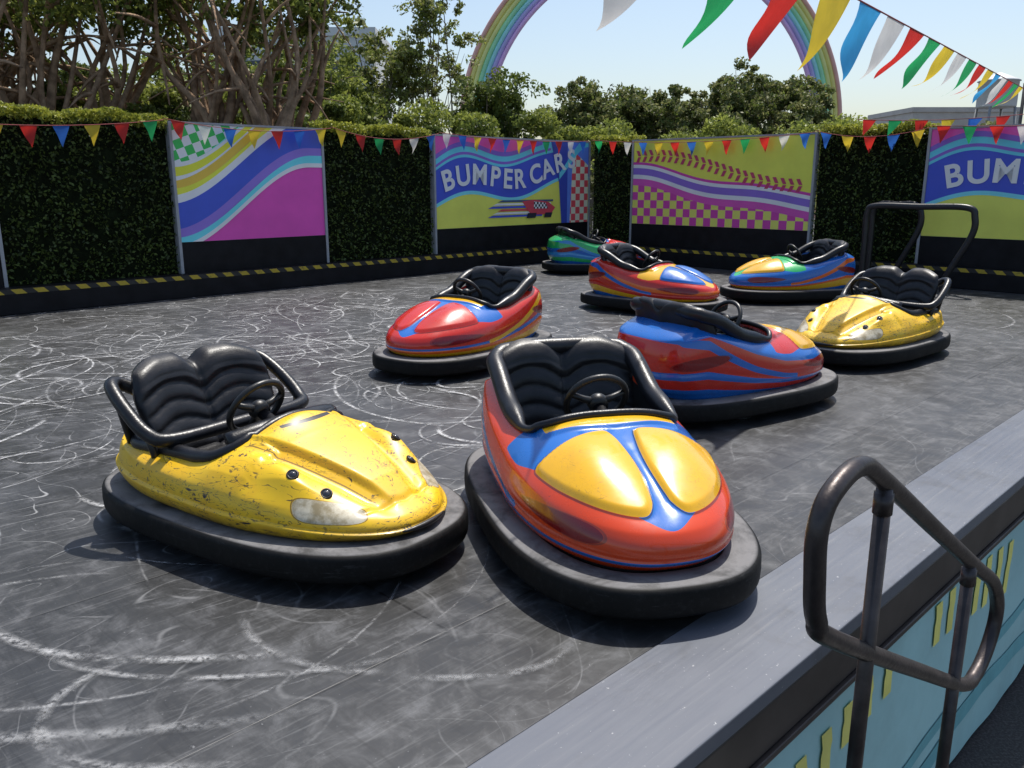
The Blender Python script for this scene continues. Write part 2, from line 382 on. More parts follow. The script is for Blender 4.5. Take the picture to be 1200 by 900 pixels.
m2.poly([(.86,.0),(.995,.0),(.995,.72),(.88,.9)],checker('#c84850','#e8dcb0',.14,0))
m2.band(lambda u:.45+.5*sm((u-.7)*3.4),lambda u:.52+.55*sm((u-.7)*3.4),mc('#5cb8cc'),.78,.995)
white=mc('#ffffff',1)
m2.text('BUMPER CARS',.04,.395,tf,white)
stripes=['#3a4cb0','#d8dcd8','#c04850','#3a4cb0','#e8e8e8','#40506a']
for i,cx in enumerate(stripes):
    y0=.10+.035*i; m2.poly([(.30+.03*(i%3),y0),(.66+.015*i,y0),(.66+.015*i,y0+.024),(.33+.03*(i%3),y0+.024)],mc(cx))
m2.poly([(.58,.12),(.72,.12),(.75,.2),(.70,.27),(.60,.30),(.52,.28)],mc('#b8404c')); m2.poly([(.60,.19),(.70,.19),(.68,.26),(.60,.28)],checker('#20242c','#e8e8e8',.05,0))
m2.poly([(.55,.08),(.61,.08),(.62,.14),(.56,.14)],mc('#202430')); m2.poly([(.67,.08),(.72,.08),(.73,.14),(.68,.14)],mc('#202430'))
m3=Mural(AB(A1,10.99),math.radians(-45),3.94)
m3.band(0,1,mc('#d2d24e'))
wv=lambda u:.50-.30*sm(u*1.15-.1)+.05*math.sin(u*8+1.5)
m3.band(0,lambda u:wv(u)-.06,checker('#b83c90','#d8c860',.16,0))
m3.band(lambda u:wv(u)-.08,wv,mc('#c04c9c')); m3.band(wv,lambda u:wv(u)+.05,mc('#f0f0e8')); m3.band(lambda u:wv(u)+.05,lambda u:wv(u)+.13,mc('#7c60b0')); m3.band(lambda u:wv(u)+.13,lambda u:wv(u)+.17,mc('#f0f0e8'))
m3.band(lambda u:wv(u)+.17,lambda u:wv(u)+.20,mc('#b83c90'),0,1)
tk=lambda u:.74+.11*math.cos(u*4.6-.9)-.17*u
m3.k+=1
for i in range(24):
    u=.03+i*.0395; v=tk(u)
    for sgn in (1,-1):
        m3.k-=1
        m3.poly([(u,v+.006*sgn),(u+.018,v+.006*sgn),(u+.018-.014,v+.07*sgn),(u-.014,v+.07*sgn)][::sgn],mc('#a83858'))
m4=Mural(AB(A1,5.14),math.radians(-45),3.94)
tf4=lambda u:.40+.3*u+.05*math.sin(u*9)
swirl(m4,tf4)
m4.poly([(.8,0),(.86,0),(.86,1),(.72,1),(.78,.5)],mc('#35459c')); m4.poly([(.84,0),(.84,1),(.995,1),(.995,0)],mc('#5878c8'))
m4.text('BUMPER CARS',.07,.37,tf4,white)
m0=Mural(AB(-1.0,B1),math.radians(45),4.02); swirl(m0,tf)

# ---------------- bunting
FC=[simple('flag_'+n,c,.6,.08,4) for n,c in (('red',(.75,.04,.03,1)),('blue',(.04,.17,.62,1)),('yellow',(.85,.62,.05,1)),('green',(.03,.42,.13,1)),('white',(.8,.78,.74,1)),('lightblue',(.06,.42,.8,1)))]
for m_ in FC:
    nt_=m_.node_tree; b=[n for n in nt_.nodes if n.type=='BSDF_PRINCIPLED'][0]; o_=[n for n in nt_.nodes if n.type=='OUTPUT_MATERIAL'][0]
    tl=nt_.nodes.new('ShaderNodeBsdfTranslucent'); mxs=nt_.nodes.new('ShaderNodeMixShader'); mxs.inputs[0].default_value=.5
    nt_.links.new(b.inputs['Base Color'].links[0].from_socket,tl.inputs[0]); nt_.links.new(b.outputs[0],mxs.inputs[1]); nt_.links.new(tl.outputs[0],mxs.inputs[2]); nt_.links.new(mxs.outputs[0],o_.inputs[0])
cord=simple('cord',(.35,.08,.08,1),.8,.1,5)
def bunting(p,q,sag,sp,fw,fl,order,wind=(0,0,0),r=.006,seed=1,curl=.25,t0=0,grow=0):
    rs=random.Random(seed); p=Vector(p);q=Vector(q); L=(q-p).length
    pos=lambda t:p.lerp(q,t)+Vector((0,0,-4*sag*t*(1-t)))
    path=[pos(i/40) for i in range(41)]; v,f=tubedata(path,r,6); parts=[(v,f,6)]
    n=int(L/sp); wv=Vector(wind)
    for i in range(n):
        t=(i+.5)/n; tg=(pos(t+.003)-pos(t-.003)).normalized(); c=pos(t)
        V=[];F=[]; nr=14; nc=8
        dn=Vector((0,0,-1)); w_=wv*(rs.uniform(.7,1.3)+grow*t)+Vector((rs.uniform(-1,1),rs.uniform(-1,1),0))*curl*.5
        fd=(dn+w_).normalized(); nrm=tg.cross(fd).normalized(); ph=rs.uniform(0,6); bow=rs.uniform(-.12,.12)*min(1,wv.length*2)
        cc=curl*rs.uniform(.5,1.8)
        for j in range(nr+1):
            s=j/nr; dd=fd*(fl*s)+Vector((0,0,-1))*fl*.18*min(1,wv.length)*(4*s*(1-s)); hw=fw/2*(1-s)
            for k in range(nc+1):
                q_=-1+2*k/nc
                V.append(c+dd+tg*hw*q_+tg*bow*s*s*fl+nrm*(fl*.10*cc*4*(s**.8)*math.sin(s*4.5+q_*1.8*(1-s)+ph)))
        for j in range(nr):
            for k in range(nc): a=j*(nc+1)+k; F.append((a,a+1,a+nc+2,a+nc+1))
        parts.append((V,F,order[(i+t0)%len(order)]))
    return multi('bunting',parts,FC+[cord])
o1=[2,0,3,0,4,1,2,0,1]
zb=2.47
def wb(a,b,sag,seed,t0): bunting(AB(a,B1-.2,zb+.02),AB(b,B1-.2,zb-.0),sag,.36,.21,.27,o1,(0,0,0),.005,seed,.2,t0)
wb(1.0,5.2,.16,1,1); wb(5.2,7.9,.1,2,3); wb(7.9,10.15,.14,3,0); wb(10.15,14.3,.06,4,4)
def wb2(a,b,sag,seed,t0): bunting(AB(A1-.2,a,zb+.02),AB(A1-.2,b,zb),sag,.36,.21,.27,o1,(0,0,0),.005,seed,.2,t0)
wb2(12,7.0,.1,5,2); wb2(7.0,5.1,.12,6,5); wb2(5.1,.6,.06,7,1)
big=[4,3,0,2,5,4,0,3,2]
bunting((.46,4.35,3.06),(12.1,21.0,3.78),.0,1.08,.84,.74,big,(-.50,-.1,.0),.008,12,.15,0,1.7)
bunting((12.1,21.0,3.78),(16,13.0,4.2),.3,.7,.4,.5,big,(-.2,0,0),.008,13,.15,3)
bunting((9.3,13.2,2.85),(5.6,14.3,2.62),.12,.36,.2,.26,o1,(-.3,0,0),.005,14,.15,3)
pole=tube('bunting_pole',[(12.15,21.05,GZ),(12.15,21.05,3.9)],.04,M['blacktube'])
tube('bunting_pole',[(9.35,13.2,GZ),(9.35,13.2,2.95)],.03,M['blacktube'])

# ---------------- foreground handrail
B=.8
pts=[(1.965,.504),(1.86,.60),(1.828,.73),(1.822,.85),(1.88,.925),(2.03,.955),(2.20,.875),(2.7,.575),(3.2,.278),(3.42,.15),(3.53,.04),(3.56,-.06),(3.50,-.17),(3.38,-.235),(3.22,-.21),(2.7,.08)]
path=catmull([AB(a,B,z) for a,z in pts],8,True)
hr=empty('handrail'); tube('rail_loop',path,.0265,M['rail'],hr,16,True)
zt=lambda a:.875-(a-2.20)*.595
for i,a in enumerate((2.215,3.10)):
    tube('post_%d'%(i+1),[AB(a,B,GZ+.02 if i else -.78),AB(a,B,zt(a)-.015)],.022,M['rail'],hr,16)
    tube('post_collar_%d'%(i+1),[AB(a,B,zt(a)-.09),AB(a,B,zt(a)-.03)],.026,M['rail'],hr,16)
st=empty('metal_stairs',(0,0,0),math.radians(45))
for i in range(5):
    a=1.3+i*.3; z=-.2*(i+1)
    box('tread_%d'%(i+1),a,a+.3,-.35,.84,z-.62,z-.58,M['blacksteel'],st)
box('landing',-1.2,1.3,-.6,.84,-.12,-.06,M['blacksteel'],st)
for (a,b1,b2,zz) in ((13.55,5.62,4.05,1.27),(14.1,5.75,5.0,1.29)):
    e=empty('handrail'); p=[AB(a,b1,.0),AB(a,b1,zz*.6),AB(a,b1,zz-.12),AB(a,b1-.12,zz),AB(a,(b1+b2)/2,zz),AB(a,b2+.12,zz),AB(a,b2,zz-.14),AB(a,b2+.02,zz-.42),AB(a,b2+.3,.25),AB(a,b2+.32,0)]
    tube('rail_hoop',catmull(p,7),.047,M['blacktube'],e,14)

# ---------------- bumper cars
NB=280
def outl(L,W,nf,nr,n=NB):
    th=np.arange(n)*2*np.pi/n; c=np.cos(th); s=np.sin(th); nn=np.where(s>=0,nf,nr)
    return W*np.sign(c)*np.abs(c)**(2/nn), L*np.sign(s)*np.abs(s)**(2/nn)
def rubber():
    t=NT('bumper_rubber'); o=t.obj(); geo=t.n('ShaderNodeNewGeometry'); nz=t.n('ShaderNodeSeparateXYZ',{0:geo.outputs['Normal']}).outputs[2]
    z=t.n('ShaderNodeSeparateXYZ',{0:o}).outputs[2]
    oi=t.n('ShaderNodeObjectInfo').outputs['Random']; ov=t.n('ShaderNodeVectorMath',{0:o,1:t.n('ShaderNodeCombineXYZ',{2:t.math('MULTIPLY',oi,9.0)}).outputs[0]},operation='ADD').outputs[0]
    n=t.noise(ov,4,6,.7,.5); n2=t.noise(ov,30,6,.75); top=t.math('MULTIPLY',t.sm(nz,.85,.99),t.sm(z,.178,.186))
    f=t.math('MULTIPLY',top,t.sm(n,.30,.58,.25,1.0)); c=t.mix(f,g(.005),(.19,.185,.185,1))
    c=t.mix(t.math('MULTIPLY',t.sm(n2,.5,.75),.18),c,g(.08)); sc_=t.noise(t.n('ShaderNodeMapping',{'Vector':ov,'Scale':(1,1,8)}).outputs[0],5,5,.7,1); c=t.mix(t.sm(sc_,.60,.74,0,.35),c,g(.09))
    t.bsdf(c,t.sm(n,.2,.8,.5,.75),bump=n2,bstr=.3,bdist=.004,spec=.22); return t.m
RUB=rubber()
def loft(loops):
    K=len(loops); n=len(loops[0]); V=[p for l in loops for p in l]; F=[]
    for k in range(K-1):
        for i in range(n): j=(i+1)%n; F.append((k*n+i,(k+1)*n+i,(k+1)*n+j,k*n+j))
    return V,F
prof=[(-.26,.15),(-.20,.16),(-.19,.188),(-.172,.194),(-.164,.176),(-.150,.176),(-.144,.190),(-.136,.193),(-.08,.193),(-.03,.191),(-.014,.187),(-.004,.178),(0,.165),(.002,.12),(0,.085),(-.006,.07),(-.03,.06),(-.07,.056),(-.2,.05)]
loops=[]
for o_,z in prof:
    x,y=outl(.985+o_,.572+o_,2.6,3.2); loops.append([(a,b,z) for a,b in zip(x,y)])
V,F=loft(loops); ringme=bpy.data.meshes.new('ring'); ringme.from_pydata(V,[],F); ringme.materials.append(RUB); ringme.polygons.foreach_set('use_smooth',[True]*len(F)); ringme.update()
x,y=outl(.80,.40,2.7,3.2,60); V=[(a,b,.03) for a,b in zip(x,y)]+[(a,b,.16) for a,b in zip(x,y)]; F=[tuple(range(60)),tuple(range(119,59,-1))]+[(i,(i+1)%60,60+(i+1)%60,60+i) for i in range(60)]
chme=bpy.data.meshes.new('ch'); chme.from_pydata(V,[],F); chme.materials.append(M['blacksteel'])

BODY={
 'B':dict(L=.865,W=.470,nf=2.3,nr=3.2,Zc=([-.87,-.6,-.1,.1,.35,.6,.88],[.70,.72,.62,.60,.575,.535,.47]),Ze=([-.88,-.6,-.2,.1,.5,.88],[.57,.63,.49,.415,.375,.345]),p=2.8,q=.75,oc=-.27,ohy=.38,ohx=.365),
 'A':dict(L=.875,W=.485,nf=2.15,nr=3.0,Zc=([-.87,-.5,-.1,.12,.3,.6,.88],[.46,.48,.50,.535,.515,.445,.35]),Ze=([-.87,-.4,0,.4,.88],[.42,.37,.35,.335,.27]),p=2.6,q=.8,oc=-.28,ohy=.38,ohx=.38),
}
def rho(b,x,y):
    n=np.where(y>=0,b['nf'],b['nr']); return ((np.abs(x)/b['W'])**n+(np.abs(y)/b['L'])**n)**(1/n)
def sstep(x): x=np.clip(x,0,1); return x*x*(3-2*x)
def lobef(x,y):
    b=BODY['B']; ax=np.abs(x); r=rho(b,x,y)
    d1=ax-(.022+.48*(y-.54)**2+.9*np.clip(y-.72,0,1)**1.5); d2=(.925-r)*.5; d3=(y-(.235+.20*ax))*.9
    k=75.; return -np.log(np.exp(-k*d1)+np.exp(-k*d2)+np.exp(-k*d3))/k
def hwf(y): return .27-.19*np.clip((y-.1)/.68,0,1)
def top0(ty,x,y):
    b=BODY[ty]; r=np.minimum(rho(b,x,y),1); zc=np.interp(y,*b['Zc']); ze=np.interp(y,*b['Ze'])
    z=ze+(zc-ze)*(1-r**b['p'])**b['q']; ax=np.abs(x)
    if ty=='B':
        z=z+.022*np.exp(-((ax-.21)/.12)**2-((y-.47)/.22)**2)-.012*np.exp(-(x/.05)**2)*np.clip((y-.2)*5,0,1)*np.clip((1-r)*6,0,1)
        z=z+.016*sstep((.225-y-.5*ax*ax)/.02)*sstep((.34-ax)/.03)
        z=z+.018*sstep((lobef(x,y)+.006)/.022)
    else:
        hw=hwf(y)
        z=z+.030*sstep((hw-ax)/.022)*np.clip((y-.08)*10,0,1)*np.clip((.82-y)*7,0,1)
        z=z-.024*np.exp(-((ax-hw-.045)/.04)**2)*np.clip((y-.1)*6,0,1)*np.clip((1-r)*7,0,1)
        z=z+.045*np.exp(-(x/.19)**2-((y-.15)/.10)**2)
        z=z+.050*np.exp(-((ax-.34)/.07)**2-((y-.44)/.18)**2)*np.clip((1-r)*8,0,1)
        z=z+.018*sstep((.28-y)/.02)*sstep((ax-.22)/.03)*np.clip((1-r)*10,0,1)*np.clip((y+.1)*6,0,1)
        z=z-.010*np.exp(-((y-.80+ax*.2)/.012)**2)*sstep((.25-ax)/.05)
    return z
def osd(b,x,y,rr=.13):
    qx=np.abs(x)-b['ohx']+rr; qy=np.abs(y-b['oc'])-b['ohy']+rr
    return np.sqrt(np.maximum(qx,0)**2+np.maximum(qy,0)**2)+np.minimum(np.maximum(qx,qy),0)-rr
def bodymesh(ty):
    b=BODY[ty]; ox,oy=outl(b['L'],b['W'],b['nf'],b['nr'])
    rhos=np.concatenate([np.linspace(0.02,.6,48,endpoint=False),np.linspace(.6,1,66)]); X=[];Y=[];Z=[];G=[];IN=[];
    for r in rhos:
        x=ox*r;y=oy*r; z=top0(ty,x,y); d=osd(b,x,y); t_=sstep(-d/.03); z=z*(1-t_)+.22*t_
        X.append(x);Y.append(y);Z.append(z); G.append(np.full(NB,1+(1-r))); IN.append(-d)
    ze=top0(ty,ox,oy); nw=34
    for k in range(1,nw+1):
        s=k/nw; sc=1+.045*math.sin(math.pi*min(s*1.1,1))-.085*s*s
        if ty=='A':
            sc+=.030*float(sstep(np.array((s-.38)/.05)))*float(sstep(np.array((.92-s)/.18)))
        else:
            sc+=.016*float(sstep(np.array((s-.52)/.05)))*float(sstep(np.array((.92-s)/.1)))
        X.append(ox*sc);Y.append(oy*sc);Z.append(ze*(1-s)+.165*s); G.append(np.full(NB,1-s)); IN.append(np.full(NB,-1.))
    X=np.array(X);Y=np.array(Y);Z=np.array(Z);G=np.array(G);IN=np.array(IN); nr_=X.shape[0]
    ax=np.abs(X)
    side=G<=1.0001
    gg=G+0.04*np.sin(Y*3.0+.8)*np.where(side,1,0)
    rr_=np.where(side,2-G,rho(b,X,Y))
    if ty=='B':
        fl=np.where(side,-1,lobef(X,Y)*10)
        arch=np.minimum((.31-ax),np.minimum(.205-Y-ax*ax*.5,Y-.10+ax*ax*.5))*10
    else:
        fl=np.where(side,-1,np.minimum(.0035-np.abs(ax-hwf(Y)-.03),np.minimum(Y-.14,.74-Y))*10)
        arch=np.where(side,-1,np.minimum(.15-ax,.011-np.abs(Y-.225+ax*ax*1.5))*10)
    # centre stripe runs to the nose; the flanks in front of the lobes stay in the ramp colour (red)
    fr_lim=.905+.08*np.exp(-(ax/.10)**2)
    fh=np.minimum(fr_lim+.06*sstep((.36-Y)/.2)-rr_,(Y-.02))*10
    T=(-.72,.69) if ty=='B' else (-.75,.66); C=(.385,.58,.335) if ty=='B' else (.352,.70,.312)
    q=(ax-C[0])*T[0]+(Y-C[1])*T[1]; wq=.23 if ty=='B' else .15
    hz_=.036 if ty=='B' else .036
    tap=(1+.40*q/wq) if ty=='B' else (1-.35*q/wq)
    ex=2.4 if ty=='B' else 4.0
    fp=1-np.abs(q/wq)**ex-np.abs((Z-C[2]-(-.04*q if ty=='B' else -.12*q))/(hz_*np.clip(tap,.3,1.6)))**(2 if ty=='B' else 2.6)
    fp=np.where((Y>.3)&(rr_>.75),fp,-1)
    C=(.39,-.64); q=(ax-C[0])*(-.6)-(Y-C[1])*.8
    fr=1-(q/.2)**2-((Z-.45+.15*q)/.04)**2; fr=np.where((Y<-.25)&(rr_>.95),fr,-1)
    if ty=='B': fp=np.maximum(fp,fr)
    fs=.07-np.abs(G-.72+.55*(Y+.35)-.25*(Y+.35)**2); fs=np.where((Y<.25)&side,fs*10,-1)
    V=np.stack([X.ravel(),Y.ravel(),Z.ravel()],1).tolist(); F=[]
    for k in range(nr_-1):
        for i in range(NB): j=(i+1)%NB; F.append((k*NB+i,(k+1)*NB+i,(k+1)*NB+j,k*NB+j))
    F.append(tuple(range(NB)))
    me=bpy.data.meshes.new('body'+ty); me.from_pydata(V,[],F)
    for k,a in dict(gg=gg,fl=fl,fa=arch,fh=fh,fp=fp,fi=IN,fs=fs).items():
        at=me.attributes.new(k,'FLOAT','POINT'); at.data.foreach_set('value',a.ravel().astype(np.float32))
    me.polygons.foreach_set('use_smooth',[True]*len(F)); me.update(); return me
BM={k:bodymesh(k) for k in BODY}
YEL=(.86,.46,.008,1);BLU=(.010,.14,.52,1);RED=(.62,.022,.008,1);ORG=(.82,.14,.008,1);GRN=(.02,.45,.12,1);LBL=(.03,.27,.62,1);RO=(.72,.06,.008,1)
def carmat(name,ramp,center,lobe,arch,sw,lamp):
    t=NT(name); o=t.obj(); cr=t.n('ShaderNodeValToRGB'); cr.color_ramp.interpolation='CONSTANT'
    el=cr.color_ramp.elements
    el[0].position=0; el[0].color=ramp[0][1]; el[1].position=ramp[1][0]; el[1].color=ramp[1][1]
    for p,c in ramp[2:]: e=el.new(p); e.color=c
    t.put(cr.inputs[0],t.attr('gg')); c=cr.outputs[0]
    gt=lambda a,v=0.0:t.math('GREATER_THAN',t.attr(a),v)
    c=t.mix(gt('fs'),c,sw)
    c=t.mix(gt('fh'),c,center); c=t.mix(gt('fl'),c,lobe); c=t.mix(gt('fa'),c,arch)
    sl_=t.math('LESS_THAN',t.math('ABSOLUTE',t.math('ADD',t.attr('fl'),.03)),.022); c=t.mix(t.math('MULTIPLY',sl_,.6),c,g(.02))
    n=t.noise(o,5,6,.7); c=t.mix(t.sm(n,.45,.8,0,.15),c,g(.04))
    nn=t.noise(t.n('ShaderNodeMapping',{'Vector':o,'Scale':(1,1,3)}).outputs[0],9,2,.5,2.0); ln=t.sm(t.math('ABSOLUTE',t.math('SUBTRACT',nn,.5)),0,.005,1,0)
    c=t.mix(t.math('MULTIPLY',t.math('MULTIPLY',ln,t.sm(t.noise(o,2.5,3),.5,.6)),.6),c,g(.05))
    ch=t.sm(t.noise(o,26,5,.75),.68,.71,0,.7); c=t.mix(ch,c,g(.06))
    lm=gt('fp'); c=t.mix(lm,c,lamp)
    sh=t.math('LESS_THAN',t.math('ABSOLUTE',t.math('SUBTRACT',t.attr('fp'),-.10)),.08); c=t.mix(t.math('MULTIPLY',sh,.5),c,g(.03))
    z=t.n('ShaderNodeSeparateXYZ',{0:o}).outputs[2]; c=t.mix(t.sm(z,.21,.175,0,.8),c,g(.02))  # shadow gap above the ring painted into the lower body colour
    ins=gt('fi',.004); c=t.mix(ins,c,g(.010))
    r=t.math('ADD',t.sm(n,.3,.8,.20,.38),t.math('MULTIPLY',ins,.2))
    t.bsdf(c,r,0,t.math('MULTIPLY',t.math('SUBTRACT',1,ins),.6),bump=t.noise(o,14,5,.6),bstr=.05,bdist=.003); return t.m
def yellowmat():
    t=NT('yellow_worn_paint'); o=t.obj(); n=t.noise(o,4,5,.7); c=t.mix(t.sm(n,.3,.75),(.90,.57,.012,1),(.82,.45,.009,1))
    z=t.n('ShaderNodeSeparateXYZ',{0:o}).outputs[2]
    ov=t.n('ShaderNodeVectorMath',{0:o,1:t.n('ShaderNodeCombineXYZ',{0:t.math('MULTIPLY',t.n('ShaderNodeObjectInfo').outputs['Random'],7.0)}).outputs[0]},operation='ADD').outputs[0]
    for sc,wd,thr,off in ((4,.010,.43,0),(8,.013,.45,4),(15,.018,.48,9)):
        vv=t.n('ShaderNodeMapping',{'Vector':ov,'Scale':(1,.5,2.5),'Location':(off,off,off)}).outputs[0]
        nn=t.noise(vv,sc,2,.5,2.0); ln=t.sm(t.math('ABSOLUTE',t.math('SUBTRACT',nn,.5)),wd*.4,wd,1,0)
        mk=t.math('MULTIPLY',t.sm(t.noise(vv,3.2,3),thr,thr+.05),t.sm(t.noise(vv,34,3,.7),.45,.53))
        mk=t.math('MULTIPLY',mk,t.sm(z,.55,.32,.6,1))
        c=t.mix(t.math('MULTIPLY',ln,mk),c,(.02,.018,.026,1))
    ch=t.math('MULTIPLY',t.sm(t.noise(ov,24,6,.8),.60,.62),t.sm(t.noise(ov,3,3),.43,.55)); c=t.mix(t.math('MULTIPLY',ch,.95),c,(.03,.026,.035,1))
    dt=t.math('MULTIPLY',t.sm(z,.28,.18),t.sm(n,.3,.55)); c=t.mix(t.math('MULTIPLY',dt,.8),c,(.07,.05,.02,1))
    c=t.mix(t.math('MULTIPLY',t.math('GREATER_THAN',t.attr('fl'),0.0),.75),c,(.10,.05,.01,1)); c=t.mix(t.math('GREATER_THAN',t.attr('fa'),0.0),c,g(.012))
    lm=t.math('GREATER_THAN',t.attr('fp'),0.0); lc=t.mix(t.sm(t.noise(o,14,5,.7),.35,.65),(.30,.24,.13,1),(.62,.56,.42,1)); c=t.mix(lm,c,lc)
    sh=t.math('LESS_THAN',t.math('ABSOLUTE',t.math('SUBTRACT',t.attr('fp'),-.10)),.08); c=t.mix(t.math('MULTIPLY',sh,.8),c,(.12,.06,.01,1))
    ins=t.math('GREATER_THAN',t.attr('fi'),-.02); c=t.mix(ins,c,g(.010))
    t.bsdf(c,t.sm(n,.3,.8,.36,.55),0,t.math('MULTIPLY',t.math('SUBTRACT',1,ins),.2),bump=t.noise(o,10,6,.65),bstr=.10,bdist=.004,coatr=.12); return t.m
YM=yellowmat()
DR=(.22,.006,.008,1)
def backrest(top,ty):
    nu,nv=60,44; V=[];F=[]
    for side in (1,-1):
        for j in range(nv+1):
            v=j/nv
            for i in range(nu+1):
                u=-1+2*i/nu; au=abs(u)
                hmp=1-.12*math.exp(-(u/.16)**2)-.18*max(0,au-.55)**1.6*2.2
                z=.32+(top-.32)*v*hmp; wd=(.345+.05*math.sin(v*2.2))*(1-.06*max(0,v-.7)*3)
                x=wd*u; y=-.50-.17*v+.10*au**3*.9
                ed=max(0,(1-au**8))**.5*max(0,(1-abs(2*v-1)**10))**.5; th=.055*ed
                if side==1:
                    wv=math.sin((v*5.6+.16*math.cos(u*math.pi*2))*math.pi); th+=ed*(.018*abs(wv)**.5*(1 if v<.80 else .3)+.018*math.exp(-((v-.88)/.1)**2))
                    th-=ed*.014*math.exp(-(u/.03)**2)
                V.append((x,y+side*th,z))
        o=(0 if side==1 else (nu+1)*(nv+1))
        for j in range(nv):
            for i in range(nu):
                a=o+j*(nu+1)+i; q=(a,a+1,a+nu+2,a+nu+1); F.append(q[::-1] if side==1 else q)
    return V,F
def cushion():
    nu,nv=50,30; V=[];F=[]
    for j in range(nv+1):
        v=j/nv
        for i in range(nu+1):
            u=-1+2*i/nu; ed=max(0,(1-abs(u)**8))**.5*max(0,(1-abs(2*v-1)**8))**.5
            z=.23+ed*(.11+.014*abs(math.sin(v*math.pi*4+.3*math.cos(u*6)))**.5-.015*math.exp(-(u/.04)**2)); V.append((.33*u,-.60+.40*v,z))
    for j in range(nv):
        for i in range(nu): a=j*(nu+1)+i; F.append((a,a+1,a+nu+2,a+nu+1))
    return V,F
def wheelparts(cx,cy,cz,tilt,r=.145):
    parts=[]; R=Matrix.Translation((cx,cy,cz))@Matrix.Rotation(tilt,4,'X')
    rim=[R@Vector((r*math.cos(t),r*math.sin(t),0)) for t in np.linspace(0,2*math.pi,40,endpoint=False)]
    parts.append((*tubedata(rim,.016,12,True),0))
    for a in (math.radians(20),math.radians(160),math.radians(270)):
        parts.append((*tubedata([R@Vector((0,0,-.02)),R@Vector((r*.5*math.cos(a),r*.5*math.sin(a),-.015)),R@Vector((r*math.cos(a),r*math.sin(a),0))],[.024,.017,.013],8),0))
    hub=[R@Vector((0,0,z)) for z in (-.05,-.01,.006,.012)]; parts.append((*tubedata(hub,[.045,.05,.04,.01],16),0))
    parts.append((*tubedata([R@Vector((0,0,-.04)),R@Vector((0,.02,-.30))],.028,12),1))
    return parts
def rimpath(ty):
    b=BODY[ty]; rr=.13; out=[]; hx=b['ohx']-rr; hy=b['ohy']-rr
    for k,(sx,sy) in enumerate(((1,1),(-1,1),(-1,-1),(1,-1))):
        for q in np.linspace(0,math.pi/2,10):
            a=k*math.pi/2+q; out.append((sx*hx+rr*math.cos(a),b['oc']+sy*hy+rr*math.sin(a)))
    P=[]
    for i in range(len(out)):
        a=out[i]; c=out[(i+1)%len(out)]; L=math.hypot(c[0]-a[0],c[1]-a[1]); m=max(1,int(L/.03))
        for j in range(m): P.append((a[0]+(c[0]-a[0])*j/m,a[1]+(c[1]-a[1])*j/m))
    x=np.array([p[0] for p in P]); y=np.array([p[1] for p in P]); z=top0(ty,x,y)
    return [Vector(p) for p in zip(x,y,z)]
SEATV={ty:backrest(.84 if ty=='B' else .81,ty) for ty in 'AB'}; CU=cushion()
LENS=NT('small_lamp_glass'); LENS.bsdf((.03,.03,.035,1),.08,0,1.0); LENS=LENS.m
shared={}
